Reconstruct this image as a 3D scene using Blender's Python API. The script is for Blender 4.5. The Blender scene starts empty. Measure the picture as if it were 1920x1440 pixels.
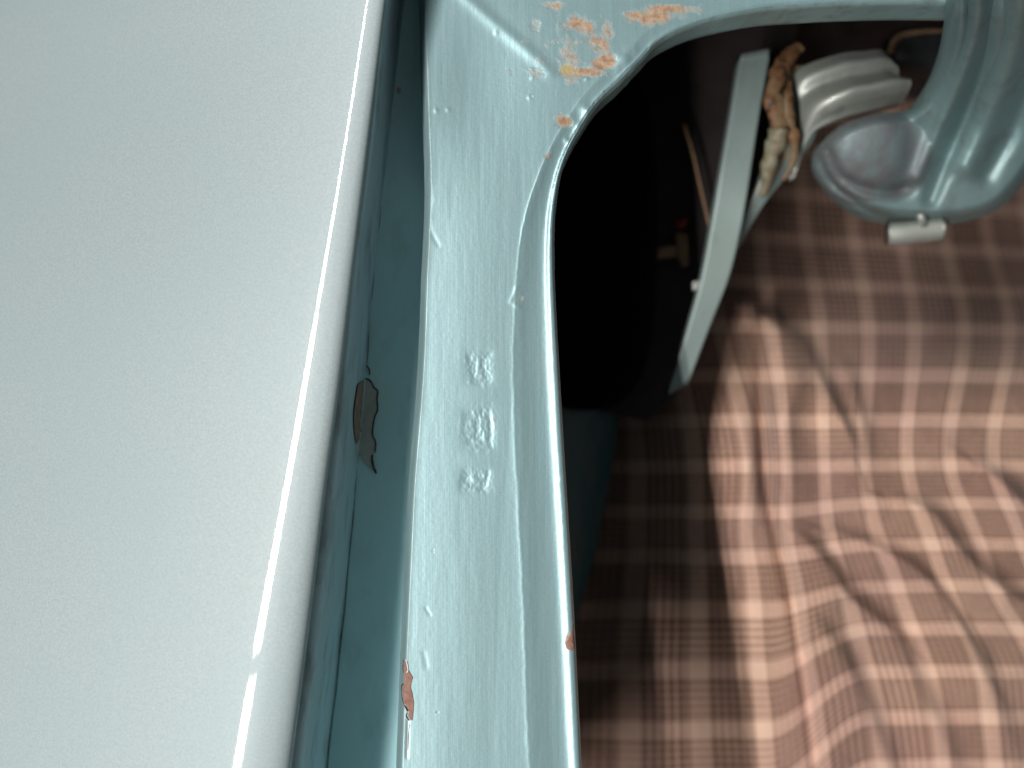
import bpy, math, random
import numpy as np
R = math.radians
MM = 0.001
S = bpy.context.scene
COL = S.collection

# ------------------------------------------------------------------ camera, world, lamps
D = 190.0                      # mm from the lens to the plane of the stamped flange
K = 0.1187                     # mm per photo pixel on that plane
cam_d = bpy.data.cameras.new('camera')
cam = bpy.data.objects.new('camera', cam_d); COL.objects.link(cam)
cam.location = (0, 0, D*MM)
cam_d.lens = 30.0; cam_d.sensor_width = 36.0
cam_d.clip_start = 0.005; cam_d.clip_end = 50
cam_d.dof.use_dof = True; cam_d.dof.focus_distance = 0.190; cam_d.dof.aperture_fstop = 6.0
S.camera = cam

w = bpy.data.worlds.new('World'); S.world = w; w.use_nodes = True
bg = w.node_tree.nodes['Background']
bg.inputs['Color'].default_value = (0.93, 0.98, 1.0, 1); bg.inputs['Strength'].default_value = 0.092

LX, LZ, SK = -0.95, 1.45, -0.055           # the row of tube lamps, left of the car and above it
def tube(x, y0, y1, z, wdt, power):
    l = bpy.data.lights.new('tube_lamp', 'AREA'); l.shape = 'RECTANGLE'
    l.size = wdt; l.size_y = (y1-y0)*1.001; l.energy = power; l.color = (1.0, 0.95, 0.915)
    o = bpy.data.objects.new('tube_lamp', l); COL.objects.link(o)
    o.location = (x+SK*(y0+y1)/2, (y0+y1)/2, z)
    a = math.atan2(-x, z)      # face the work
    o.rotation_euler = (0, -a, -math.atan(SK))
    return o
for (y0, y1) in ((-1.50, -0.52), (-0.44, 0.46), (0.51, 1.40)):
    for dx in (-0.018, 0.018):
        tube(LX+dx, y0, y1, LZ+dx*0.5, 0.016, 12.3*(y1-y0))

S.view_settings.view_transform = 'Standard'
S.view_settings.look = 'None'
S.view_settings.exposure = 0.0
S.view_settings.gamma = 1.0
S.cycles.max_bounces = 8
try: S.cycles.use_denoising = True
except Exception: pass

# ------------------------------------------------------------------ helpers
def PX(px, z): return (np.asarray(px, float)-960.0)*K*(D-z)/D
def PY(py, z): return (720.0-np.asarray(py, float))*K*(D-z)/D
def P(px, py, z): return np.array([PX(px, z), PY(py, z), z], float)

_rs = np.random.RandomState(7)
_lat = _rs.rand(256, 256)
def vnoise(x, y):
    xi = np.floor(x).astype(int); yi = np.floor(y).astype(int)
    fx = x-xi; fy = y-yi
    fx = fx*fx*(3-2*fx); fy = fy*fy*(3-2*fy)
    g = lambda a, b: _lat[a & 255, b & 255]
    return (g(xi, yi)*(1-fx)+g(xi+1, yi)*fx)*(1-fy)+(g(xi, yi+1)*(1-fx)+g(xi+1, yi+1)*fx)*fy-0.5
def fbm(x, y, o=4):
    s = 0; a = 1
    for i in range(o):
        s = s+a*vnoise(x*2**i+17.3*i, y*2**i+5.1*i); a *= 0.5
    return s
def sm(a, b, x):
    t = np.clip((x-a)/(b-a), 0, 1); return t*t*(3-2*t)
def hermite(xs, ys, x):
    """monotone-ish cubic through (xs, ys)"""
    xs = np.asarray(xs, float); ys = np.asarray(ys, float)
    if xs[0] > xs[-1]: xs = xs[::-1]; ys = ys[::-1]
    d = np.diff(ys)/np.diff(xs)
    m = np.zeros_like(ys); m[1:-1] = (d[1:]+d[:-1])/2; m[0] = d[0]; m[-1] = d[-1]
    x = np.clip(x, xs[0], xs[-1])
    i = np.clip(np.searchsorted(xs, x)-1, 0, len(xs)-2)
    h = xs[i+1]-xs[i]; t = (x-xs[i])/h
    return ((2*t**3-3*t**2+1)*ys[i]+(t**3-2*t**2+t)*h*m[i]+(-2*t**3+3*t**2)*ys[i+1]+(t**3-t**2)*h*m[i+1])
def catmull(pts, n):
    """n points along a smooth curve through pts, roughly even"""
    p = np.asarray(pts, float)
    t = np.arange(len(p)); u = np.linspace(0, len(p)-1, n)
    return np.stack([hermite(t, p[:, k], u) for k in range(p.shape[1])], 1)
def dist_poly(x, y, poly):
    """distance to a polyline; x, y flat arrays"""
    best = np.full(x.shape, 1e9)
    for a, b in zip(poly[:-1], poly[1:]):
        dx, dy = b[0]-a[0], b[1]-a[1]; L = dx*dx+dy*dy+1e-9
        t = np.clip(((x-a[0])*dx+(y-a[1])*dy)/L, 0, 1)
        best = np.minimum(best, (x-a[0]-t*dx)**2+(y-a[1]-t*dy)**2)
    return np.sqrt(best)

def link(name, me, mats, parent=None):
    o = bpy.data.objects.new(name, me); COL.objects.link(o)
    for m in (mats if isinstance(mats, (list, tuple)) else [mats]): me.materials.append(m)
    if parent: o.parent = parent
    return o
def grid(name, V, mat, parent=None, attrs=None, uv=None, closed_u=False, flip=False):
    """V: rows x cols x 3 in mm"""
    n, m, _ = V.shape
    me = bpy.data.meshes.new(name)
    me.vertices.add(n*m); me.vertices.foreach_set('co', (V.reshape(-1, 3)*MM).ravel())
    i = np.arange(n-1)[:, None]; mm = m if closed_u else m-1
    j = np.arange(mm)[None, :]
    a = i*m+j; b = i*m+(j+1) % m; c = (i+1)*m+(j+1) % m; d = (i+1)*m+j
    q = np.stack([a, b, c, d], -1).reshape(-1, 4)
    if flip: q = q[:, ::-1]
    me.loops.add(q.size); me.polygons.add(len(q))
    me.loops.foreach_set('vertex_index', q.ravel())
    me.polygons.foreach_set('loop_start', np.arange(len(q))*4)
    me.polygons.foreach_set('loop_total', np.full(len(q), 4))
    me.update(); me.polygons.foreach_set('use_smooth', np.ones(len(q), bool))
    for k, v in (attrs or {}).items():
        at = me.attributes.new(k, 'FLOAT', 'POINT'); at.data.foreach_set('value', np.asarray(v, np.float32).ravel())
    if uv is not None:
        l = me.uv_layers.new(name='cloth'); l.data.foreach_set('uv', uv.reshape(-1, 2)[q.ravel()].ravel())
    me.update()
    return link(name, me, mat, parent)
def tubemesh(name, pts, rad, mat, parent=None, seg=12, flat=1.0, noise=0.0, cap=True):
    """a tapered tube along pts (mm)"""
    p = np.asarray(pts, float); n = len(p); r = np.broadcast_to(np.asarray(rad, float), (n,))
    t = np.gradient(p, axis=0); t /= np.linalg.norm(t, axis=1)[:, None]+1e-9
    up = np.array([0, 0, 1.0]); s = np.cross(t, up); s /= np.linalg.norm(s, axis=1)[:, None]+1e-9
    u = np.cross(s, t)
    a = np.linspace(0, 2*math.pi, seg, endpoint=False)
    nz = 1+noise*fbm(np.arange(n)[:, None]*0.23+3, a[None, :]*1.3+9, 3)
    V = p[:, None]+(np.cos(a)[None, :, None]*s[:, None]+flat*np.sin(a)[None, :, None]*u[:, None])*(r[:, None]*nz)[..., None]
    if cap:
        e0 = np.repeat(p[:1, None], seg, 1); e1 = np.repeat(p[-1:, None], seg, 1)
        V = np.concatenate([e0, V[:1], V, V[-1:], e1], 0)
    return grid(name, V, mat, parent, closed_u=True)
def slab(name, outline, top, thick, mat, parent=None, bevel=0.0, smooth=False):
    """plate from a px outline with a z for each corner or one z"""
    n = len(outline); z = np.broadcast_to(np.asarray(top, float), (n,))
    T = np.array([P(o[0], o[1], zz) for o, zz in zip(outline, z)])
    B = T.copy(); B[:, 2] -= thick
    me = bpy.data.meshes.new(name)
    f = [list(range(n)), list(range(2*n-1, n-1, -1))]+[[i, i+n, (i+1) % n+n, (i+1) % n] for i in range(n)]
    me.from_pydata([tuple(v*MM) for v in np.concatenate([T, B])], [], f); me.update()
    o = link(name, me, mat, parent)
    if bevel:
        b = o.modifiers.new('bevel', 'BEVEL'); b.width = bevel*MM; b.segments = 3; b.limit_method = 'ANGLE'
        me.polygons.foreach_set('use_smooth', np.ones(len(me.polygons), bool))
    return o
def thing(name, label, cat, loc=(0, 0, 0)):
    o = bpy.data.objects.new(name, None); COL.objects.link(o); o.location = loc
    o.empty_display_size = 0.01
    o['label'] = label; o['category'] = cat
    return o

# ------------------------------------------------------------------ materials
def mat(name):
    m = bpy.data.materials.new(name); m.use_nodes = True
    nt = m.node_tree; return m, nt, nt.nodes['Principled BSDF']
def N(nt, t, **kw):
    n = nt.nodes.new(t)
    for k, v in kw.items():
        if hasattr(n, k): setattr(n, k, v)
        else: n.inputs[k.replace('_', ' ')].default_value = v
    return n
def coords(nt, scale=(1, 1, 1), rot=(0, 0, 0)):
    tc = nt.nodes.new('ShaderNodeTexCoord'); mp = nt.nodes.new('ShaderNodeMapping')
    mp.inputs['Scale'].default_value = scale; mp.inputs['Rotation'].default_value = rot
    nt.links.new(tc.outputs['Object'], mp.inputs['Vector']); return mp.outputs['Vector']
def noise(nt, vec, scale, detail=2.0, rough=0.5):
    n = nt.nodes.new('ShaderNodeTexNoise'); n.inputs['Scale'].default_value = scale
    n.inputs['Detail'].default_value = detail; n.inputs['Roughness'].default_value = rough
    nt.links.new(vec, n.inputs['Vector']); return n.outputs['Fac']
def ramp(nt, fac, stops, interp='LINEAR'):
    r = nt.nodes.new('ShaderNodeValToRGB'); r.color_ramp.interpolation = interp
    e = r.color_ramp.elements
    while len(e) > 1: e.remove(e[-1])
    e[0].position = stops[0][0]; c = stops[0][1]; e[0].color = (*c, 1) if hasattr(c, '__len__') else (c, c, c, 1)
    for p, c in stops[1:]:
        x = e.new(p); x.color = (*c, 1) if hasattr(c, '__len__') else (c, c, c, 1)
    nt.links.new(fac, r.inputs['Fac']); return r.outputs['Color']
def mix(nt, fac, a, b, blend='MIX'):
    m = nt.nodes.new('ShaderNodeMix'); m.data_type = 'RGBA'; m.blend_type = blend
    for s, v in ((m.inputs[0], fac), (m.inputs[6], a), (m.inputs[7], b)):
        if hasattr(v, 'links'): nt.links.new(v, s)
        elif hasattr(v, '__len__'): s.default_value = (*v, 1)
        else: s.default_value = v
    return m.outputs[2]
def mth(nt, op, a, b=0.0, c=None, clamp=False):
    m = nt.nodes.new('ShaderNodeMath'); m.operation = op; m.use_clamp = clamp
    for s, v in zip(m.inputs, (a, b, c)):
        if v is None: continue
        if hasattr(v, 'links'): nt.links.new(v, s)
        else: s.default_value = v
    return m.outputs[0]
def bump(nt, h, dist, normal=None, strength=1.0):
    b = nt.nodes.new('ShaderNodeBump'); b.inputs['Distance'].default_value = dist; b.inputs['Strength'].default_value = strength
    nt.links.new(h, b.inputs['Height'])
    if normal: nt.links.new(normal, b.inputs['Normal'])
    return b.outputs['Normal']
def attr(nt, name):
    a = nt.nodes.new('ShaderNodeAttribute'); a.attribute_name = name; return a.outputs['Fac']

def paint(name, base, metallic=0.55, rough=0.38, coat=0.5, coat_rough=0.06, flake=0.10, peel=0.00001, streak=0.0, grime=0.0, rust=False, streak_rot=0.0, dulled=False, shade_dull_col=(0.115, 0.17, 0.175)):
    m, nt, b = mat(name); L = nt.links.new
    v = coords(nt)
    fl = noise(nt, v, 2100 if name == 'outer_paint' else 3000, 2)                         # metallic flake
    fl2 = noise(nt, v, 1400, 2)
    c = mix(nt, ramp(nt, fl, [(0.3, 0.0), (0.7, 1.0)]), tuple(x*(1-flake) for x in base), tuple(min(1, x*(1+flake)) for x in base))
    big = noise(nt, v, 25, 3)
    c = mix(nt, ramp(nt, big, [(0.35, 0.0), (0.65, 0.35)]), c, tuple(x*s for x, s in zip(base, (0.92, 1.0, 1.03))))
    if grime:
        g = noise(nt, coords(nt, (1, 0.35, 1)), 160, 5, 0.65)
        c = mix(nt, ramp(nt, g, [(0.5, 0.0), (0.68, grime)]), c, (0.10, 0.10, 0.09))
    nrm = bump(nt, fl2, 0.000012)
    nrm = bump(nt, noise(nt, v, 420, 2), peel, nrm)
    if streak:
        s = noise(nt, coords(nt, (1, 0.012, 0.2), (0, 0, streak_rot)), 2300, 4, 0.7)
        nrm = bump(nt, s, streak, nrm)
        s2 = noise(nt, coords(nt, (1, 0.03, 0.2), (0, 0, streak_rot+0.1)), 900, 3, 0.7)
        c = mix(nt, ramp(nt, s2, [(0.42, 0.0), (0.72, 0.38)]), c, tuple(min(1, x*1.35) for x in base))
    if rust or dulled:
        dz = mth(nt, 'MULTIPLY', attr(nt, 'shade_dull'), ramp(nt, noise(nt, coords(nt, (1, .2, 1)), 300, 4, .6), [(.3, .45), (.6, 1.0)]))
        c = mix(nt, dz, c, shade_dull_col)
    if rust:
        a = attr(nt, 'rust'); n = noise(nt, v, 260, 5, 0.58)
        k = mth(nt, 'ADD', a, mth(nt, 'MULTIPLY', mth(nt, 'SUBTRACT', n, 0.5), 1.7))
        k = mth(nt, 'MULTIPLY', ramp(nt, k, [(0.22, 0.0), (0.75, 0.92)]), mth(nt, 'GREATER_THAN', a, 0.02))
        rc = ramp(nt, noise(nt, v, 700, 4, 0.6), [(0.25, (0.14, 0.06, 0.03)), (0.45, (0.34, 0.19, 0.10)), (0.7, (0.42, 0.31, 0.21))])
        y = attr(nt, 'ochre')
        rc = mix(nt, y, rc, (0.36, 0.29, 0.12))
        c = mix(nt, k, c, rc)
        nrm = bump(nt, mth(nt, 'MULTIPLY', k, noise(nt, v, 900, 3)), 0.0003, nrm)
        L(mth(nt, 'MULTIPLY', mth(nt, 'MULTIPLY', mth(nt, 'SUBTRACT', 1.0, k), mth(nt, 'SUBTRACT', 1.0, dz)), metallic), b.inputs['Metallic'])
        L(mth(nt, 'MULTIPLY', mth(nt, 'MULTIPLY', mth(nt, 'SUBTRACT', 1.0, k), mth(nt, 'SUBTRACT', 1.0, dz)), coat), b.inputs['Coat Weight'])
        L(mth(nt, 'ADD', mth(nt, 'MULTIPLY', k, 0.35), rough), b.inputs['Roughness'])
    else:
        b.inputs['Metallic'].default_value = metallic; b.inputs['Coat Weight'].default_value = coat
        if dulled:
            L(mth(nt, 'MULTIPLY', mth(nt, 'SUBTRACT', 1.0, dz), metallic), b.inputs['Metallic'])
            L(mth(nt, 'MULTIPLY', mth(nt, 'SUBTRACT', 1.0, dz), coat), b.inputs['Coat Weight'])
        b.inputs['Roughness'].default_value = rough
        if dulled: L(mth(nt, 'ADD', mth(nt, 'MULTIPLY', dz, .2), rough), b.inputs['Roughness'])
    b.inputs['Coat Roughness'].default_value = coat_rough
    L(c, b.inputs['Base Color']); L(nrm, b.inputs['Normal'])
    nc = bump(nt, noise(nt, v, 300, 2), peel*0.6); L(nc, b.inputs['Coat Normal'])
    return m
def plain(name, a, c2, rough=0.6, scale=300, metallic=0.0, bmp=0.0, detail=5):
    m, nt, b = mat(name); v = coords(nt)
    n = noise(nt, v, scale, detail, 0.6)
    nt.links.new(ramp(nt, n, [(0.35, a), (0.65, c2)]), b.inputs['Base Color'])
    b.inputs['Roughness'].default_value = rough; b.inputs['Metallic'].default_value = metallic
    if bmp: nt.links.new(bump(nt, n, bmp), b.inputs['Normal'])
    return m

M_OUT = paint('outer_paint', (0.275, 0.338, 0.346), metallic=0.22, rough=0.52, coat=1.0, coat_rough=0.035, flake=0.09, peel=0.000004)
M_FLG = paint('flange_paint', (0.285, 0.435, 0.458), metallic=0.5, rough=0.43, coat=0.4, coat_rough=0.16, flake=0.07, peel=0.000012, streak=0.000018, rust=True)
M_CHN = paint('channel_paint', (0.42, 0.68, 0.71), metallic=0.2, rough=0.5, coat=0.25, coat_rough=0.2, flake=0.04, peel=0.00001, grime=0.15)
M_STR = paint('seam_paint', (0.46, 0.60, 0.64), metallic=0.15, rough=0.5, coat=0.2, coat_rough=0.3, flake=0.04, peel=0.00003, grime=0.5)
M_LIP = paint('lip_paint', (0.26, 0.40, 0.40), metallic=0.3, rough=0.45, coat=0.4, coat_rough=0.2, flake=0.05, peel=0.00004, grime=0.55)
M_HNG = paint('hinge_paint', (0.175, 0.275, 0.28), metallic=0.5, rough=0.45, coat=0.12, coat_rough=0.2, flake=0.06, peel=0.00004, grime=0.35, dulled=True, shade_dull_col=(0.11, 0.115, 0.12))
M_SIL = paint('bracket_paint', (0.31, 0.33, 0.30), metallic=0.5, rough=0.48, coat=0.4, coat_rough=0.15, flake=0.05, peel=0.00003, grime=0.4)
M_WEB = paint('web_paint', (0.25, 0.32, 0.305), metallic=0.3, rough=0.5, coat=0.1, coat_rough=0.3, flake=0.05, peel=0.00003, rust=True)
M_KNK = paint('knuckle_paint', (0.20, 0.235, 0.24), metallic=0.25, rough=0.55, coat=0.1, coat_rough=0.35, flake=0.05, peel=0.00004, grime=0.5)
M_SHADED = paint('shaded_wall_paint', (0.030, 0.085, 0.095), metallic=0.1, rough=0.6, coat=0.1, coat_rough=0.4, flake=0.03, peel=0.00003, grime=0.6)  # body paint with the shade of the opening put into its colour
M_BAR = paint('bar_paint', (0.25, 0.32, 0.305), metallic=0.3, rough=0.5, coat=0.1, coat_rough=0.3, flake=0.05, peel=0.00003, grime=0.15)
M_BLACK = plain('matt_black', (0.002, 0.002, 0.002), (0.004, 0.004, 0.004), 0.95)
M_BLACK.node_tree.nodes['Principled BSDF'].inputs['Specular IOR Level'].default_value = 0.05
M_DARK = plain('dark_brown_panel', (0.012, 0.009, 0.010), (0.035, 0.024, 0.024), 0.85, 60)
M_PRIMER = plain('grey_primer', (0.30, 0.34, 0.31), (0.38, 0.40, 0.37), 0.8, 500)
M_REDPR = plain('red_primer', (0.20, 0.10, 0.075), (0.28, 0.16, 0.125), 0.8, 900, bmp=0.00003)
M_EDGE = plain('shadow_crack', (0.012, 0.012, 0.012), (0.03, 0.025, 0.02), 0.8, 900)  # near-black: painted shadow line at chip edges, also the seam cracks
M_PALE = plain('paint_break', (0.55, 0.66, 0.62), (0.70, 0.76, 0.72), 0.5, 900)
M_TAN = plain('tan_plastic', (0.20, 0.12, 0.06), (0.30, 0.19, 0.11), 0.6, 200)
M_TAN2 = plain('light_rust', (0.55, 0.30, 0.16), (0.65, 0.38, 0.22), 0.8, 900)
M_RED = plain('red_wire', (0.20, 0.01, 0.01), (0.28, 0.02, 0.015), 0.5, 200)
M_SEAL2 = plain('pale_sealant', (0.12, 0.08, 0.04), (0.19, 0.19, 0.13), .6, 200, bmp=.0003)
M_SEAL = plain('rusty_sealant', (0.035, 0.018, 0.010), (0.16, 0.12, 0.065), 0.65, 230, bmp=0.0003)
nt = M_SEAL.node_tree
for n_ in nt.nodes:
    if n_.type == 'VALTORGB':
        e = n_.color_ramp.elements; e[0].position = 0.38; x_ = e.new(0.47); x_.color = (0.14, 0.062, 0.022, 1)

# ------------------------------------------------------------------ the car body
car = thing('car_body', 'pale green metallic car body around a luggage opening, with stamped marks on its inner flange', 'car body', (0, 0, -0.2))
car_parts = []
def body(o): o.parent = car; o.matrix_parent_inverse = car.matrix_basis.inverted(); return o
car.matrix_basis  # location is set

# feature lines in photo rows
yr = [-500, 0, 300, 525, 720, 900, 1190, 1440, 1950]
E_ = lambda y: hermite(yr, [783, 722, 686, 659, 636, 612, 577, 545, 480], y)            # outer panel edge
H_ = lambda y: hermite(yr, [765, 688, 640, 603, 572, 541, 489, 447, 360], y)            # lamp streak
B_ = lambda y: hermite([-500, 0, 300, 525, 720, 900, 1190, 1440, 1950], [795, 752, 722, 698, 683, 667, 640, 612, 556], y)  # foot of the inner wall

TL = lambda y: -7.0*sm(430, -150, np.asarray(y, float))      # the sheet falls away towards the corner
ZD = lambda y: -5.5*sm(760, 0, np.asarray(y, float))
TC = lambda y: TL(y)-6.0*sm(650, 1350, np.asarray(y, float))   # the channel also deepens towards the front
# outer panel ("fender"), rolled over its edge
ys = np.arange(-600, 2051, 10.0)
ss = np.concatenate([np.linspace(0, 1.6, 70), np.linspace(1.65, 4, 30), np.linspace(4.3, 55, 60)])
V = np.zeros((len(ys), len(ss)+7, 3))
ZE = 13.5
for i, y in enumerate(ys):
    ZE = 13.5+float(ZD(y))
    Ex = float(PX(E_(y), ZE)); wmm = (E_(y)-H_(y))*K*(D-ZE-2.5)/D
    hx = float(PX(H_(y), ZE+2.5)); hz = ZE+2.5
    va = math.degrees(math.atan2(-hx, D-hz)); la = math.degrees(math.atan2(LX*1000+SK*8.0*float(PY(y, ZE))-hx, LZ*1000-hz))
    ah = (va+la)/2                                                     # tilt that mirrors the lamps to the lens
    tw = 1.8-0.7*float(sm(450, 700, np.array(y)))
    ta = [0, .05, .12, .22, .40, .70, .88, 1.0, 1.13, 1.5, 3, 8, 55]
    aa = [88, 64, 34, 12, ah+10, ah+5.5, ah+tw*.8, ah, ah-tw*.8, ah-4.5, ah-6, ah-8, ah-13]
    a = np.radians(np.interp(ss, ta, aa)); ds = np.diff(ss, prepend=0)*wmm
    a = np.convolve(np.pad(a, 2, 'edge'), np.ones(5)/5, 'valid')
    ds = ds*wmm/np.interp(1.0, ss, np.cumsum(np.cos(a)*ds))
    x = Ex-np.cumsum(np.cos(a)*ds); z = ZE+np.cumsum(np.sin(a)*ds)
    yy = float(PY(y, ZE))
    hem = [(-2.6, -1.2), (-2.4, -2.0), (-1.2, -2.3), (-0.5, -2.1), (-0.15, -1.6), (-0.02, -0.9), (0.0, -0.4)]
    V[i, :7, 0] = [Ex+h[0] for h in hem]; V[i, :7, 2] = [ZE+h[1] for h in hem]
    V[i, 7:, 0] = x; V[i, 7:, 2] = z; V[i, :, 1] = yy
body(grid('outer_panel', V, M_OUT, flip=False))

# inner wall strip below the panel edge, with a seam bead
ys2 = np.arange(-600, 2051, 4.0); zz = np.array([10, 9.6, 9.0, 8.5, 6.5, 2.5, -2, -5, -8, -11, -12.4, -13.2, -14])
V = np.zeros((len(ys2), len(zz), 3))
for i, y in enumerate(ys2):
    t_ = float(TC(y)); xb = float(PX(B_(y), -13+t_)); n = fbm(np.array(y/37.0), np.array(2.3), 4)
    off = np.array([-4, -1.6, -.8, -.35, -.15, -.08, 0, .03, .05, .08, .12+0.12*n, .35+.25*n, .4])
    V[i, :, 0] = xb+off; V[i, :, 1] = float(PY(y, -4)); V[i, :, 2] = zz+t_*np.linspace(0, 1, len(zz))+float(ZD(y))*np.linspace(1, 0, len(zz))
strip = body(grid('seam_strip', V, M_STR, flip=True))

# channel floor
L_pts = [(725, 1950), (738, 1440), (753, 1080), (762, 900), (778, 700), (785, 525), (792, 360), (788, 220), (784, 100), (781, -20), (780, -150), (779, -350), (900, -520), (1300, -620), (1800, -640), (2200, -640), (2600, -640)]
R_pts = [(1120, 1950), (1090, 1440), (1074, 1130), (1060, 900), (1048, 700), (1038, 500), (1041, 380), (1062, 290), (1115, 198), (1167, 146), (1208, 104), (1240, 72), (1300, 42), (1380, 21), (1495, 6), (1800, -2), (2500, 20)]
Ly = lambda y: hermite([p[1] for p in L_pts[:12]][::-1], [p[0] for p in L_pts[:12]][::-1], y)
cs = np.linspace(0, 1, 26)
V = np.zeros((len(ys2), len(cs)+3, 3)); 
for i, y in enumerate(ys2):
    t_ = float(TC(y)); xa = float(PX(B_(y), -13+t_)); xb = float(PX(Ly(np.clip(y, -350, 1950))+22, -13+t_))
    x = xa+(xb-xa)*cs
    z = -13.0-0.5*np.sin(cs*math.pi)+0.35*fbm(x/9.0, np.full_like(x, y/90.0), 3)*0.4
    V[i, 1:-2, 0] = x; V[i, 1:-2, 2] = z
    V[i, 0] = (xa-1.5, 0, -13.05); V[i, -2] = (xb+0.6, 0, -10); V[i, -1] = (xb+0.8, 0, -5)
    V[i, :, 2] += t_; V[i, :, 1] = float(PY(y, -13+t_))
body(grid('drain_channel', V, M_CHN, flip=True))

# flange between channel and opening, one dense sheet
NT = 1250
tl = np.linspace(0, 1, NT)
# even spacing along the rim
Rd = catmull(R_pts, 4000); Ld = catmull(L_pts, 4000)
cum = np.concatenate([[0], np.cumsum(np.linalg.norm(np.diff(Rd, axis=0), axis=1))]); cum /= cum[-1]
Rr = np.stack([np.interp(tl, cum, Rd[:, k]) for k in (0, 1)], 1)
Lr = np.stack([np.interp(tl, cum, Ld[:, k]) for k in (0, 1)], 1)
# slight waviness of the painted rim
wv = fbm(tl*90, tl*0+1.7, 4)
sv = np.concatenate([np.linspace(0, .08, 16), np.linspace(.085, .74, 110), np.linspace(.745, 1, 85)])
PXs = Lr[:, None, 0]*(1-sv)+Rr[:, None, 0]*sv
PYs = Lr[:, None, 1]*(1-sv)+Rr[:, None, 1]*sv
X = PXs.ravel(); Y = PYs.ravel()
sub = Rr[::10]
dR = dist_poly(X, Y, sub)*K
lsub = Lr[::16]
dL = dist_poly(X, Y, lsub)*K
cy = np.clip(Y, 0, 2000)
dC = hermite([0, 250, 330, 420, 560, 700, 1080, 1440, 2000], [3.6, 3.6, 4.6, 6.6, 8.6, 10.0, 10.8, 11.4, 12], cy)
dn = dR*(9.4/dC)+0.22*fbm(X/12.0, Y/16.0, 4)*np.exp(-((dR-dC)/2.0)**2)
prof = hermite([0, .25, .6, 1.0, 1.5, 2.1, 2.8, 4.2, 6.2, 8.2, 9.1, 9.5, 10.1, 11.5, 14, 400],
               [-1.3, -.88, -.66, -.60, -.72, -.98, -1.10, -1.02, -.66, -.16, .02, .09, .03, 0, 0, 0], dn)
fade = sm(150, 420, Y)
prof = np.where(dn < 1.7, prof, prof*(0.35+0.65*fade)+0.32*(0.65*(1-fade))*np.exp(-((dn-1.7)/1.3)**2))
z = prof
# rounded shoulder into the channel
z = z-4.6*np.clip(1-dL/1.9, 0, 1)**1.3*(1+0.15*fbm(X/14.0, Y/40.0, 3))
z = z+0.25*np.sin(np.clip((dL-2)/20, 0, 1)*math.pi)*sm(200, 500, Y)
# crease where the corner plate meets the flange
cr = [(800, -120), (845, -35), (880, 0), (940, 52), (1005, 108), (1030, 135)]
dcr = dist_poly(X, Y, cr)
z = z+0.30*np.exp(-(dcr/12.0)**2)
side = (X-880)*0.68-(Y-0)*0.79     # right/above of the crease is positive-ish
z = z-0.005*np.clip(side, 0, 400)*np.clip(1-Y/260.0, 0, 1)*1.0
z = z-0.8*np.exp(-(((X-905)/75)**2+((Y-130)/130)**2))
# stamped marks (sunk), painted over
def stroke(pts, wdt, dep, soft=1.0):
    global z
    x0 = min(p[0] for p in pts)-30; x1 = max(p[0] for p in pts)+30; y0 = min(p[1] for p in pts)-30; y1 = max(p[1] for p in pts)+30
    m = (X > x0) & (X < x1) & (Y > y0) & (Y < y1)
    d = dist_poly(X[m], Y[m], pts)
    d = d+2.2*fbm(X[m]/7.0, Y[m]/7.0, 3)
    z[m] -= 0.34*dep*np.exp(-(np.clip(d-wdt*.5, 0, 99)/(2.6*soft))**2)*(1+0.35*fbm(X[m]/5.0, Y[m]/5.0, 3))
def arc(cx, cyy, rx, ry, a0, a1, n=12):
    return [(cx+rx*math.cos(R(a)), cyy+ry*math.sin(R(a))) for a in np.linspace(a0, a1, n)]
# first mark: an S / 5 lying on its side
stroke([(918, 664), (906, 672), (905, 692), (914, 704), (917, 712), (903, 718), (888, 712), (886, 690), (880, 668)], 4, .20, 1.5)
# second mark: an 8 lying on its side
stroke(arc(908, 803, 13, 30, 0, 360, 20), 3, .22)
stroke(arc(884, 805, 10, 26, 0, 360, 20), 4, .12, 2.0)
stroke([(918, 770), (920, 838)], 2, .16)
# third mark: a slanting short one
stroke([(916, 884), (914, 900), (904, 914), (888, 912), (874, 900)], 3, .22)
stroke([(872, 888), (868, 910)], 4, .12, 2.0)
for (cx, cyy, rx, ry, dp) in ((898, 690, 26, 34, .16), (898, 804, 32, 42, .20), (893, 902, 30, 24, .20)):
    e = np.exp(-(((X-cx)/rx)**4+((Y-cyy)/ry)**4))
    z = z-dp*e*(0.75+0.5*fbm(X/9, Y/9, 4))+e*0.10*fbm(X/4.0, Y/4.0, 3)
# dents and runs
def dent(pts, wdt, dep):
    global z
    d = dist_poly(X, Y, pts); z = z-0.62*dep*np.exp(-(d/wdt)**2)
dent([(806, 350), (808, 375), (803, 405), (808, 435), (822, 460)], 4.0, .12)
dent([(798, 350), (798, 400), (800, 440)], 6, -.08)
dent([(798, 1140), (806, 1152)], 3, .12)
dent([(795, 1225), (800, 1250)], 5, .10)
dent([(968, 540), (958, 566), (972, 575)], 4.0, -.16)
dent([(765, 1352), (763, 1420)], 2.6, .22)
for (a_, b_) in ((993, 182), (998, 145), (840, 205), (818, 207), (1100, 148), (930, 60), (1085, 132), (1030, 292)):
    z = z+.15*np.exp(-((X-a_)**2+(Y-b_)**2)/16.0)
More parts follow.
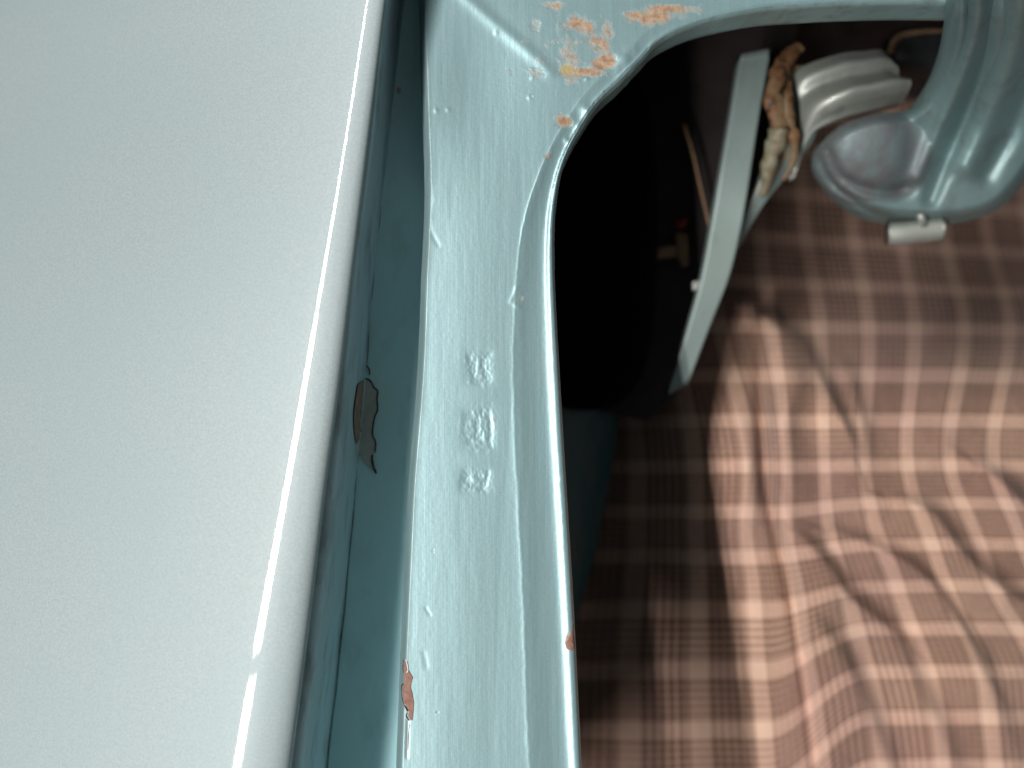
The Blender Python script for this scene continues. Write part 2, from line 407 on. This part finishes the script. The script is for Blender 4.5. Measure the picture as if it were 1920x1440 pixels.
# bumps of corrosion along the rim
for (a_, b_, r_, h_) in ((1098, 205, 12, .6), (1172, 112, 15, .7), (1190, 95, 12, .3), (1062, 262, 6, .3), (1044, 425, 3, -.3), (1080, 232, 9, .25), (1160, 130, 12, .25)):
    z = z+h_*np.exp(-((X-a_)**2+(Y-b_)**2)/(r_*r_))
z = z+(0.022*fbm(X/16.0, Y/90.0, 3)+0.012*fbm(X/5.0, Y/5.0, 2))
z = z+0.05*fbm(X/9.0, Y/13.0, 3)*np.exp(-(dR/1.8)**2)*(1-0.1*(1-fade))
rust = np.zeros_like(X); och = np.zeros_like(X)
for (a_, b_, rx, ry, k_) in ((1090, 48, 32, 18, .75), (1120, 78, 28, 26, .62), (1138, 60, 16, 30, .55), (1133, 115, 26, 15, .98), (1095, 135, 34, 11, .85), (1225, 28, 55, 15, .80), (1260, 12, 45, 10, .8), (1215, 35, 20, 16, .6),
                           (1062, 132, 22, 13, .95), (1002, 48, 15, 15, .66), (1060, 100, 30, 16, .42), (1058, 228, 15, 12, .72), (1030, 292, 8, 9, .55), (995, 182, 6, 6, .45), (1032, 8, 24, 9, .6),
                           (1075, 110, 90, 60, .28), (820, 1335, 5, 4, .5), (812, 1032, 5, 6, .35), (1150, 165, 12, 16, .5), (977, 560, 6, 5, .5), (1067, 1205, 6, 18, .9)):
    rust = np.maximum(rust, k_*np.exp(-(((X-a_)/rx)**2+((Y-b_)/ry)**2)**1.4))
och = np.exp(-(((X-1058)/20)**2+((Y-130)/14)**2))
rust = rust*sm(0.3, 1.2, dR-0.9*(Y < 1000)*1.0+0.9*(Y > 1150))
zt = TL(Y); z = z+zt
V = np.stack([PX(X, zt), PY(Y, zt), z], 1).reshape(NT, len(sv), 3)
# extra columns: down into the channel on the left, rolled under on the right
nl = V[:, 0].copy(); left = []
for dx, zz_ in ((1.5, -21), (0.6, -12), (0.15, -8.5), (0, -6.6)):
    q = nl.copy(); q[:, 2] = zz_+zt.reshape(NT, -1)[:, 0]; q[:, 0] += dx; left.append(q)
V = np.concatenate([np.stack(left, 1), V], 1)
pad = lambda a: np.concatenate([np.zeros((NT, 4)), a.reshape(NT, len(sv))], 1)
body(grid('inner_flange', V, M_FLG, attrs={'shade_dull': pad(0.85*np.exp(-(dL/2.6)**4)), 'rust': pad(rust), 'ochre': pad(och)}, flip=True))  # first mask paints the outer panel's shade along the shoulder

# downturned lip of the opening
zr = TL(Rr[:, 1]); Rm = np.stack([PX(Rr[:, 0], zr), PY(Rr[:, 1], zr)], 1)
tg = np.gradient(Rm, axis=0); tg /= np.linalg.norm(tg, axis=1)[:, None]
nrm2 = np.stack([tg[:, 1], -tg[:, 0]], 1)          # towards the hole
if (nrm2[200, 0] < 0): nrm2 = -nrm2
corner = sm(620, 760, np.linspace(0, 1250, NT))*0
offs = [(-.25, -1.0), (0.0, -1.3), (0.28, -1.9), (.34, -2.8), (.25, -4.5), (.2, -7), (.2, -9.5), (.1, -11.3), (-.3, -12.0), (-.9, -12.0), (-1.0, -11), (-1.1, -6)]
V = np.zeros((NT, len(offs), 3))
for j, (o_, z_) in enumerate(offs):
    nn = 0.5*wv*(0.4+0.6*(j > 2))*np.where(np.arange(NT) > NT*.45, 1.0, .25)
    V[:, j, :2] = Rm+nrm2*(o_+nn*.5)[:, None]; V[:, j, 2] = z_+nn*.8*(j > 0)+zr
body(grid('opening_lip', V, M_LIP, flip=True))

# walls and floor of the luggage space
def quadgrid(name, c4, m, nx=2, ny=2, amp=0.0, sc=20.0):
    a, b, c, d = [np.array(q, float) for q in c4]
    u = np.linspace(0, 1, nx)[None, :, None]; v = np.linspace(0, 1, ny)[:, None, None]
    V = (a*(1-u)+b*u)*(1-v)+(d*(1-u)+c*u)*v
    n = np.cross(b-a, d-a); n = n/np.linalg.norm(n)
    V = V+n*(amp*fbm(V[..., 0]/sc+V[..., 2]/sc*1.3, V[..., 1]/sc, 4))[..., None]
    return grid(name, V, m)
body(quadgrid('unseen_side_wall', [(-2, -170, -14.3), (-2, 160, -14.3), (-2, 160, -225), (-2, -170, -225)], M_SHADED, 20, 20, 1.0))  # hidden under the flange, added to keep light out of the space
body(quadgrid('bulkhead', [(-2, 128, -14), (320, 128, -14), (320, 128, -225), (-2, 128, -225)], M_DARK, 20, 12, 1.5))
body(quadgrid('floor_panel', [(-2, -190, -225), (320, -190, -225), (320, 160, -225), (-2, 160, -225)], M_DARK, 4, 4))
# sloping lower wall seen through the opening below the black form
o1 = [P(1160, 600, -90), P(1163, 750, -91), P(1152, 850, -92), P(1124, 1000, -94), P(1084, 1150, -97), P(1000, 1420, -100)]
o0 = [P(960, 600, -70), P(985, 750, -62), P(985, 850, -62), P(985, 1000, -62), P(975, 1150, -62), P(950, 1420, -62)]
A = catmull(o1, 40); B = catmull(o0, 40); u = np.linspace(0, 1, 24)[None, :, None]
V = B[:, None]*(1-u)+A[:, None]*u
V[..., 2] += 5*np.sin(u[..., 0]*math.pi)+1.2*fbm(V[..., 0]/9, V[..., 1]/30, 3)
body(grid('lower_side_panel', V, M_SHADED))

# a deep rounded matt black form
def superell(name, c, rx, ry, rz, m, e=3.2, nu=64, nv=40, amp=0.0):
    th = np.linspace(0, 2*math.pi, nu, endpoint=False)[None]; ph = np.linspace(-math.pi/2, math.pi/2, nv)[:, None]
    f = lambda t: np.sign(t)*np.abs(t)**(2/e)
    x = f(np.cos(ph))*f(np.cos(th)); y = f(np.cos(ph))*f(np.sin(th)); zz = f(np.sin(ph))*np.ones_like(th)
    V = np.stack([c[0]+rx*x, c[1]+ry*y, c[2]+rz*zz], -1)
    V = V*(1+amp*fbm(x*3+5, y*3+zz, 3))[..., None]
    return grid(name, V, m, closed_u=True)
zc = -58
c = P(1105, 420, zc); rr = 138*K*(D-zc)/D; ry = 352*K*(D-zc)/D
body(superell('black_form', (c[0], c[1], zc-14), rr, ry, 18, M_BLACK, e=3.0))
# very dark brown back panel between black form and brace
body(slab('dark_panel', [(1150, 30), (1500, 30), (1440, 300), (1345, 545), (1275, 735), (1215, 790), (1120, 770)], -80, 2.0, M_DARK, bevel=.5))

# chips where paint is lost
def patch(name, pts_px, zf, m, parent):
    """irregular thin patch lying on a surface; zf(px,py) -> mm position"""
    import bmesh
    me = bpy.data.meshes.new(name); n = len(pts_px)
    me.from_pydata([(p[0], p[1], 0.0) for p in pts_px], [], [list(range(n))]); me.update()
    b = bmesh.new(); b.from_mesh(me); bmesh.ops.triangulate(b, faces=b.faces[:])
    bmesh.ops.subdivide_edges(b, edges=b.edges[:], cuts=3, use_grid_fill=True)
    bmesh.ops.triangulate(b, faces=b.faces[:])
    for v_ in b.verts: v_.co = tuple(np.array(zf(v_.co.x, v_.co.y))*MM)
    b.to_mesh(me); b.free()
    o = link(name, me, m, parent); sd = o.modifiers.new('thickness', 'SOLIDIFY'); sd.thickness = 0.00005; sd.offset = 0
    return o
def on_floor(px, py, lift=0.15):
    """point on the channel floor or, left of its foot, on the strip wall"""
    b = float(B_(py))
    t_ = float(TC(py))
    if px >= b:
        q = P(px, py, -12.95+lift+t_); return q
    xw = float(PX(b, -13+t_))+0.22+lift
    zz_ = D-(960-px)**-1*(-xw)/K*D        # depth where the wall shows at this pixel
    return np.array([xw, float(PY(py, zz_)), zz_])
chip_wall = [(683, 712), (690, 711), (697, 718), (701, 727), (708, 733), (707, 748), (708, 768), (705, 776), (702, 784), (700, 796), (698, 812), (700, 820), (704, 830), (703, 850), (698, 852), (699, 866), (705, 886), (694, 878), (683, 868), (672, 850), (668, 836)]
ch = patch('paint_chip', [p for p in chip_wall]+[(668, 800), (667, 760), (672, 722)], lambda a, b: on_floor(max(a, float(B_(b))+0.5), b, .10), M_PRIMER, None); body(ch)
ch2 = patch('paint_chip', [(671, 722), (683, 712), (684, 750), (680, 790), (676, 820), (668, 834), (664, 800), (664, 770)], lambda a, b: on_floor(min(a, float(B_(b))-0.5), b, .10), M_REDPR, None)
ch2.data.materials[0] = plain('worn_primer', (0.16, 0.12, 0.10), (0.34, 0.20, 0.15), .8, 500); body(ch2)
def ridge(name, pts_px, zf, rad, m):
    p = catmull([zf(*q) for q in pts_px], len(pts_px)*4)
    r = rad*(0.75+0.5*np.abs(fbm(np.arange(len(p))/3.0, np.arange(len(p))*0+4.4, 3)))
    r[0] = r[-1] = 0.02
    return body(tubemesh(name, p, r, m, seg=6))
fl = lambda a, b: on_floor(max(a, float(B_(b))+.3), b, .16)
ridge('chip_edge', [(684, 711), (690, 711), (697, 718), (701, 727), (708, 733), (707, 748), (708, 768), (705, 776), (702, 784), (700, 796), (698, 812), (700, 820), (704, 830), (703, 850)], fl, .20, M_EDGE)
ridge('chip_edge', [(698, 852), (698, 864), (701, 878), (706, 889)], fl, .30, M_EDGE)
ridge('chip_edge', [(686, 600), (690, 608), (690, 622)], fl, .15, M_EDGE)
ridge('chip_edge', [(687, 685), (692, 692), (693, 704)], fl, .18, M_EDGE)
ridge('chip_edge', [(670, 800), (676, 812)], fl, .2, M_EDGE)
ridge('seam_crack', [(float(B_(y))+1.0+1.2*math.sin(y*.05), y) for y in range(-80, 712, 22)], fl, .10, M_EDGE)
ridge('seam_crack', [(float(B_(y))+0.6+0.8*math.sin(y*.04), y) for y in range(850, 1500, 25)], fl, .13, M_EDGE)
ru = superell('rust_spot', P(748, 169, -12.8+float(TL(169))), 0.55, .7, .3, M_TAN2, e=2, nu=12, nv=8); body(ru)

def on_flange(px, py, lift=0.05):
    i = np.argmin((X-px)**2+(Y-py)**2); return np.array([float(PX(px, 0)), float(PY(py, 0)), z[i]+lift])
chip = [(757, 1238), (760, 1240), (762, 1252), (768, 1262), (773, 1270), (770, 1280), (769, 1290), (772, 1300), (775, 1318), (774, 1334), (772, 1350), (768, 1349), (764, 1342), (766, 1334), (762, 1326), (757, 1318), (752, 1304), (752, 1292), (757, 1284), (757, 1268), (755, 1255)]
body(patch('paint_chip', [(a+1, b) for a, b in chip], lambda a, b: on_flange(a, b, .14), M_REDPR, None))
ridge('chip_edge', [(760, 1236), (763, 1243), (765, 1256), (762, 1262)], lambda a, b: on_flange(a, b, .10), .16, M_PALE)
ridge('chip_edge', [(756, 1284), (751, 1292), (751, 1304), (756, 1318), (761, 1327), (765, 1334)], lambda a, b: on_flange(a, b, .10), .17, M_EDGE)
ridge('chip_edge', [(755, 1240), (754, 1254), (756, 1266)], lambda a, b: on_flange(a, b, .08), .13, M_EDGE)
ridge('chip_edge', [(764, 1336), (762, 1343), (768, 1352)], lambda a, b: on_flange(a, b, .08), .13, M_EDGE)
ridge('chip_edge', [(768, 1356), (766, 1380), (765, 1408)], lambda a, b: on_flange(a, b, .02), .12, M_REDPR)
body(patch('paint_chip', [(1075, 1168), (1077, 1172), (1074, 1186), (1078, 1200), (1079, 1216), (1072, 1222), (1063, 1218), (1060, 1208), (1066, 1200), (1071, 1186)], lambda a, b: on_flange(min(a, 1074+(b-1130)*.05), b, .2), M_REDPR, None))

# small dim things in the cavity
cl = thing('tan_clip', 'small blurred tan L-shaped clip in the dark cavity left of the flat brace', 'clip', tuple(P(1270, 480, -80)*MM))
def sub(o, t): o.parent = t; o.matrix_parent_inverse = t.matrix_basis.inverted(); return o
sub(slab('upright', [(1268, 435), (1290, 438), (1292, 495), (1280, 500), (1270, 480)], -74, 3, M_TAN, bevel=.6), cl)
sub(slab('foot', [(1232, 463), (1272, 458), (1272, 480), (1232, 484)], -75, 3, M_TAN, bevel=.6), cl)
q = catmull([P(1283, 232, -74), P(1300, 290, -73), P(1318, 370, -73), P(1336, 445, -74)], 30)
wi = tubemesh('wire', q, .45, M_TAN, seg=8)
wi['label'] = 'thin brown wire slanting down to the flat brace in the dark cavity'; wi['category'] = 'wire'
q = catmull([P(1268, 415, -75), P(1276, 422, -74), P(1284, 410, -75)], 12)
wi = tubemesh('wire', q, .9, M_RED, seg=8)
wi['label'] = 'short dark red wire end just above the tan clip'; wi['category'] = 'wire'

# ------------------------------------------------------------------ hinge
br = thing('hinge_bracket', 'grey painted hinge bracket with flat brace bar and rusty orange sealant', 'bracket', tuple(P(1450, 500, -90)*MM))
def prism(name, left, right, zs, th, m, nseg=40, prof=None, bev=.5, rust=None):
    """strip between two px curves, closed section with rounded edges"""
    A = catmull([P(a, b, z_) for (a, b), z_ in zip(left, zs)], nseg); B = catmull([P(a, b, z_) for (a, b), z_ in zip(right, zs)], nseg)
    us = [0, 0, .02, .06]+list(np.linspace(.12, .88, 40 if prof else 6))+[.94, .98, 1, 1]
    dz = [-th+bev, -bev, -bev*.3, 0]+[0]*(40 if prof else 6)+[0, -bev*.3, -bev, -th+bev]
    us += [.96, .5, .04]; dz += [-th]*3
    us = np.array(us); dz = np.array(dz)
    pz = np.zeros(len(us))
    if prof is not None: pz[4:44] = prof(us[4:44])
    V = A[:, None]*(1-us[None, :, None])+B[:, None]*us[None, :, None]; V[..., 2] += dz[None]+pz[None]*sm(-.05, .45, np.linspace(0, 1, nseg))[:, None]
    c0 = V[:1].mean(1, keepdims=True).repeat(len(us), 1); c1 = V[-1:].mean(1, keepdims=True).repeat(len(us), 1)
    V = np.concatenate([c0, V[:1], V, V[-1:], c1], 0)
    at = None if rust is None else {'rust': rust(np.linspace(0, 1, len(V))[:, None], us[None, :])*np.ones(V.shape[:2]), 'ochre': np.zeros(V.shape[:2])+.25}
    return grid(name, V, m, closed_u=True, attrs=at)
bar = prism('brace_bar', [(1388, 102), (1370, 215), (1350, 330), (1334, 425), (1314, 530), (1283, 640), (1250, 742)], [(1447, 90), (1424, 220), (1402, 365), (1388, 440), (1368, 520), (1332, 612), (1290, 722)], [-52, -53, -54, -56, -58, -61, -64], 5, M_BAR)
sub(bar, br)
sub(slab('bar_tab', [(1299, 527), (1322, 522), (1318, 540), (1300, 545)], -60, 2.5, M_SIL, bevel=.5), br)
web = prism('web_plate', [(1490, 120), (1468, 160), (1458, 200), (1455, 260), (1425, 340), (1392, 415), (1355, 500)], [(1530, 120), (1525, 150), (1520, 190), (1535, 240), (1500, 300), (1432, 385), (1385, 465)], [-54, -54, -54, -55, -58, -62, -66], 6, M_WEB, rust=lambda t, u: .8*sm(.85, .3, u)*sm(.85, .5, t))
sub(web, br)
arm = prism('channel_arm', [(1455, 215), (1490, 135), (1570, 100), (1620, 94), (1656, 92), (1672, 112)], [(1492, 330), (1522, 252), (1575, 222), (1620, 209), (1665, 198), (1696, 190)], [-60, -52, -49, -49, -50, -52], 6, M_SIL,
            prof=lambda u: 2.0*np.exp(-((u-.22)/.13)**2)+6.5*np.exp(-((u-.70)/.21)**2)-.5*np.exp(-((u-.42)/.09)**2), nseg=30)
sub(arm, br)
q = catmull([P(a, b, z_+6) for a, b, z_ in ((1500, 84, -55), (1478, 105, -54), (1458, 140, -53), (1450, 180, -53), (1458, 215, -54), (1462, 250, -55), (1450, 290, -57), (1442, 330, -60), (1428, 368, -63))], 70)
q = q+np.stack([.9*fbm(np.arange(70)/5.0, np.arange(70)*0+2., 3), .5*fbm(np.arange(70)/5.0, np.arange(70)*0+7., 3), np.zeros(70)], 1)
rb = hermite([0, 10, 35, 60, 69], [1.8, 2.3, 2.6, 1.9, .6], np.arange(70))*(1+.28*fbm(np.arange(70)/4.0, np.arange(70)*0+5., 3))
sub(tubemesh('sealant_bead', q[:44], rb[:44], M_SEAL, seg=14, noise=.2, flat=.6), br)
sub(tubemesh('sealant_bead', q[41:], rb[41:]*1.05, M_SEAL2, seg=14, noise=.3), br)
q = catmull([P(a, b, z_+5) for a, b, z_ in ((1482, 150, -54), (1478, 185, -52), (1480, 225, -53), (1490, 260, -54), (1488, 300, -57), (1468, 340, -60))], 50)
sub(tubemesh('sealant_bead', q, hermite([0, 8, 25, 49], [.5, 1.3, 1.5, .4], np.arange(50))*(1+.5*fbm(np.arange(50)/4.0, np.arange(50)*0+15., 3)), M_SEAL, seg=12, noise=.3, flat=.6), br)

hg = thing('lid_hinge', 'curved ribbed metallic green lid hinge arm with rounded knuckle and pin, upper right', 'hinge', tuple(P(1720, 420, -70)*MM))
inner = [(1812, -150), (1806, -60), (1800, 10), (1784, 85), (1755, 150), (1708, 203), (1640, 214), (1580, 234), (1545, 268), (1538, 300), (1546, 325)]
outer = [(2130, -150), (2110, -60), (2085, 10), (2050, 110), (1995, 220), (1940, 315), (1878, 388), (1800, 414), (1710, 414), (1630, 400), (1570, 358)]
ia = catmull(inner, 170); oa = catmull(outer, 170)
u = np.sin(np.linspace(-math.pi/2, math.pi/2, 110))*.5+.5
HX = ia[:, None, 0]*(1-u)+oa[:, None, 0]*u; HY = ia[:, None, 1]*(1-u)+oa[:, None, 1]*u
fx, fy = HX.ravel(), HY.ravel()
edge = dist_poly(fx, fy, list(ia[::3])+list(oa[::-3])+[tuple(ia[0])]).reshape(HX.shape)
base = hermite([-150, 0, 100, 200, 300, 420], [22, 6, -14, -32, -43, -50], HY)
base = base-9*(1-np.clip(edge/26, 0, 1))**2.2
dm = ((HX-1640)/92)**2+((HY-292)/72)**2
hz_ = base+6*np.clip(1-dm*.72, 0, 1)**.85
def rib(pts, wd, am):
    global hz_
    hz_ = hz_+1.35*am*np.exp(-(dist_poly(fx, fy, catmull(pts, 20)).reshape(HX.shape)/wd)**2)
rib([(1842, -200), (1836, 20), (1815, 110), (1778, 205), (1748, 270), (1722, 330)], 17, 2.4)
rib([(1872, -200), (1868, 20), (1850, 110), (1812, 215), (1775, 300), (1745, 375)], 12, -1.8)
rib([(1925, -200), (1915, 20), (1890, 130), (1850, 235), (1815, 310)], 24, 2.2)
rib([(1985, -200), (1975, 20), (1945, 130), (1900, 240), (1850, 330)], 16, -1.2)
rib([(1552, 285), (1572, 326), (1612, 350), (1668, 360), (1700, 352)], 11, -2.2)
rib([(1700, 222), (1718, 262), (1712, 320), (1690, 350)], 24, -1.6)
rib([(1560, 345), (1610, 385), (1690, 400), (1760, 395)], 14, 0.4)
hz_ = hz_+0.35*fbm(HX/50, HY/50, 3)
V = np.stack([PX(HX, 0)*(D-hz_)/D, PY(HY, 0)*(D-hz_)/D, hz_], -1)
shade_dull = sm(1.9, .9, dm)*.95+sm(250, 380, HY)*.25  # knuckle greyer and duller than the arm, lower end slightly so
bot = V[:, ::-1][:, 1:-1].copy(); bot[..., 2] -= 7
shade_dull = np.concatenate([shade_dull, shade_dull[:, ::-1][:, 1:-1]], 1)
V = np.concatenate([V, bot], 1)
c0 = V[:1].mean(1, keepdims=True).repeat(V.shape[1], 1); c1 = V[-1:].mean(1, keepdims=True).repeat(V.shape[1], 1)
V = np.concatenate([c0, V, c1], 0); shade_dull = np.concatenate([shade_dull[:1], shade_dull, shade_dull[-1:]], 0)
sub(grid('hinge_arm', V, M_HNG, closed_u=True, attrs={'shade_dull': np.clip(shade_dull, 0, 1)}), hg)
q = np.array([P(1662, 438, -58), P(1690, 437, -57), P(1730, 432, -56), P(1768, 428, -55)])
sub(tubemesh('hinge_pin', catmull(q, 16), 3.4, M_SIL, seg=24), hg)
q = catmull([P(1720, 395, -52), P(1728, 408, -51), P(1732, 420, -53)], 8)
sub(tubemesh('pin_weld', q, 1.1, M_SIL, seg=12, noise=.3), hg)
# dark rounded pad behind the arm
pad_ = thing('rubber_pad', 'dark rounded rubber pad half hidden behind the curved hinge arm', 'pad', tuple(P(1740, 100, -90)*MM))
sub(superell('pad_body', tuple(P(1760, 98, -84)), 100*K*1.44, 42*K*1.44, 7, plain('dark_rubber', (.012, .016, .018), (.022, .026, .028), .5, 200), e=4), pad_)
q = catmull([P(1668, 100, -80), P(1680, 72, -78), P(1710, 62, -78), P(1800, 60, -78)], 30)
sub(tubemesh('pad_rim', q, 1.0, M_TAN, seg=8), pad_)

# ------------------------------------------------------------------ plaid cloth
gx = np.arange(930, 2300, 4.0); gy = np.arange(-160, 1900, 4.0)
PXg, PYg = np.meshgrid(gx, gy)
z0 = hermite([-200, 300, 400, 480, 560, 640, 720, 850, 1000, 1440, 1900], [-140, -132, -124, -116, -107, -97, -88, -80, -84, -98, -104], PYg)-0.155*np.clip(PXg-1360, 0, 640)*sm(760, 430, PYg)*(0.6+0.4*sm(1360, 1600, PXg))
h = np.zeros_like(PXg)
def fold(pts, wl, wr, amp):
    """ridge with its own slope to the left and right of the line (px)"""
    global h
    pts = catmull(pts, 24)
    best = np.full(PXg.shape, 1e9); sgn = np.zeros(PXg.shape); tpos = np.zeros(PXg.shape)
    n = len(pts)-1
    for i in range(n):
        a = pts[i]; b = pts[i+1]; dx, dy = b-a; L = dx*dx+dy*dy
        t = np.clip(((PXg-a[0])*dx+(PYg-a[1])*dy)/L, 0, 1)
        d = np.hypot(PXg-a[0]-t*dx, PYg-a[1]-t*dy); s = np.sign((PXg-a[0])*dy-(PYg-a[1])*dx)
        m = d < best; best = np.where(m, d, best); sgn = np.where(m, s, sgn); tpos = np.where(m, (i+t)/n, tpos)
    wdt = np.where(sgn > 0, wr, wl)          # sgn>0: right of a downward line
    taper = np.sin(np.clip(tpos*.9+.05, 0, 1)*math.pi)**.6
    h += 1.35*amp*np.exp(-(best/wdt)**2)*taper
fold([(1432, 560), (1428, 700), (1430, 800), (1436, 900), (1458, 1008), (1484, 1113), (1513, 1283), (1540, 1480), (1570, 1700)], 14, 12, -3.6)
fold([(1460, 640), (1480, 720), (1470, 800), (1478, 880)], 26, 30, 6)
fold([(1395, 780), (1402, 870), (1400, 960)], 26, 26, 3)
fold([(1470, 950), (1505, 1060), (1535, 1200), (1560, 1440), (1590, 1700)], 24, 70, 5)
fold([(1480, 620), (1530, 700), (1575, 790), (1600, 850)], 60, 16, 6)
fold([(1590, 700), (1612, 790), (1625, 860)], 30, 16, 3)
fold([(1680, 940), (1748, 968), (1795, 1030), (1850, 1085), (1930, 1140), (2050, 1190)], 60, 17, 7)
fold([(1560, 1000), (1640, 1030), (1700, 1060), (1745, 1100), (1800, 1180), (1850, 1260)], 50, 16, 6.5)
fold([(1490, 1000), (1550, 1060), (1580, 1110), (1625, 1150), (1700, 1210)], 40, 15, 5.5)
fold([(1840, 880), (1900, 930), (1960, 1010)], 50, 18, 7)
fold([(1500, 1150), (1560, 1210), (1600, 1280), (1650, 1400), (1700, 1560)], 50, 22, 4)
fold([(1640, 1140), (1700, 1260), (1760, 1380), (1800, 1500)], 60, 26, 4)
fold([(1790, 1180), (1850, 1290), (1900, 1420)], 60, 24, 4)
fold([(1380, 560), (1440, 600), (1480, 640)], 30, 16, 4)
h += 3.2*fbm(PXg/170.0+3, PYg/230.0, 3)+0.8*fbm(PXg/45.0, PYg/60.0+8, 3)
zc_ = z0+h-34*sm(1310, 1060, PXg)*sm(600, 800, PYg)
V = np.stack([PX(PXg, 0)*(D-zc_)/D, PY(PYg, 0)*(D-zc_)/D, zc_], -1)
# thread coordinates: columns and rows of the check as they run over the folds
ks = np.arange(-4, 11)
def row_u(px, cols, k0):
    cols = np.asarray(cols, float); kk = np.arange(len(cols))+k0
    lo = cols[0]+(np.arange(-8, 0))*(cols[1]-cols[0]); hi = cols[-1]+(np.arange(1, 9))*(cols[-1]-cols[-2])
    return np.interp(px, np.concatenate([lo, cols, hi]), np.concatenate([kk[0]+np.arange(-8, 0), kk, kk[-1]+np.arange(1, 9)]))
rows = [(-160, [1150, 1230, 1315, 1400, 1485, 1570, 1650, 1730], -2), (430, [1155, 1240, 1330, 1425, 1510, 1600, 1690, 1770, 1850], -2), (600, [1180, 1262, 1350, 1447, 1540, 1630, 1717, 1810, 1893], -2),
        (876, [1195, 1303, 1408, 1475, 1545, 1622, 1703, 1782, 1864], -2), (1000, [1195, 1305, 1400, 1475, 1555, 1645, 1740, 1830, 1912], -2),
        (1100, [1190, 1310, 1413, 1493, 1585, 1684, 1774, 1865], -2), (1250, [1180, 1312, 1425, 1515, 1627, 1736, 1840, 1945], -2), (1346, [1180, 1316, 1435, 1530, 1649, 1758, 1854, 1960], -2),
        (1900, [1150, 1300, 1440, 1560, 1690, 1810, 1920, 2040], -2)]
us_ = np.stack([row_u(gx, c_, k_) for _, c_, k_ in rows]); ry_ = np.array([r_[0] for r_ in rows], float)
U = np.stack([hermite(ry_, us_[:, i], gy) for i in range(len(gx))], 1)
ra = np.array([-160, 25, 110, 195, 280, 365, 450, 533, 613, 706, 790, 876, 945, 1022, 1100, 1180, 1260, 1346, 1440, 1540, 1640, 1750, 1900], float)
la = np.array([-160, 25, 110, 195, 280, 365, 450, 533, 613, 706, 790, 874, 960, 1043, 1143, 1259, 1370, 1480, 1590, 1700, 1810, 1920, 2030], float)
vl = np.interp(gy, la, np.arange(len(la))); vr = np.interp(gy, ra, np.arange(len(ra)))
bl = sm(1440, 1640, PXg)
Vv = vl[:, None]*(1-bl)+vr[:, None]*bl-0.0009*(PXg-1500)*sm(700, 400, PYg)+0.05*fbm(PXg/150, PYg/150+4, 2)
U = U+0.05*fbm(PXg/150+9, PYg/150, 2)

m, nt, b = mat('plaid_wool'); L = nt.links.new
uvn = nt.nodes.new('ShaderNodeUVMap'); uvn.uv_map = 'cloth'
sp = nt.nodes.new('ShaderNodeSeparateXYZ'); L(uvn.outputs['UV'], sp.inputs[0])
def bands(s, ph):
    f = mth(nt, 'FRACT', mth(nt, 'ADD', s, ph))
    st = [(0, 0.0), (.25, 0.06)]; p = .285
    for k in range(5):
        st += [(p, .92), (p+.050, .92), (p+.076, .10), (p+.104, .10)]; p += .130
    st = [q for q in st if q[0] < .90]+[(.93, .92), (.96, 0.0)]
    pins = ramp(nt, f, st)
    f2 = mth(nt, 'FRACT', mth(nt, 'MULTIPLY', mth(nt, 'ADD', s, ph), 0.5))
    solid = ramp(nt, f2, [(0, 0), (.60, 0), (.64, .42), (.96, .42), (.98, 0)])
    return mth(nt, 'MAXIMUM', pins, solid)
gu = bands(sp.outputs['X'], 0.10); gv = bands(sp.outputs['Y'], 0.10)
# fine threads
def threads(s, n):
    return mth(nt, 'SINE', mth(nt, 'MULTIPLY', s, 2*math.pi*n))
tu = threads(sp.outputs['X'], 26); tv = threads(sp.outputs['Y'], 26)
dk = mth(nt, 'MULTIPLY', mth(nt, 'ADD', gu, gv), 0.5)
v = coords(nt)
dk = mth(nt, 'ADD', dk, mth(nt, 'MULTIPLY', mth(nt, 'SUBTRACT', noise(nt, v, 1100, 3, .75), .5), .42))
cc = ramp(nt, dk, [(0.0, (0.73, 0.51, 0.385)), (0.25, (0.57, 0.375, 0.285)), (0.5, (0.36, 0.220, 0.158)), (0.75, (0.185, 0.108, 0.075)), (1.0, (0.08, 0.045, 0.034))])
hue = noise(nt, v, 28, 2)
cc = mix(nt, ramp(nt, hue, [(0.4, 0.0), (0.65, 0.5)]), cc, (0.93, 0.86, 0.98), 'MULTIPLY')
L(cc, b.inputs['Base Color']); b.inputs['Roughness'].default_value = 0.92
b.inputs['Specular IOR Level'].default_value = 0.15
b.inputs['Sheen Weight'].default_value = 0.12; b.inputs['Sheen Roughness'].default_value = .5
L(bump(nt, mth(nt, 'ADD', tu, tv), 0.00008, bump(nt, noise(nt, v, 1500, 3), .00015)), b.inputs['Normal'])
cloth = grid('plaid_blanket', V, m, uv=np.stack([U, Vv], -1), flip=True)
cloth['label'] = 'crumpled brown and pink plaid cloth lying in the bottom of the opening'
cloth['category'] = 'blanket'
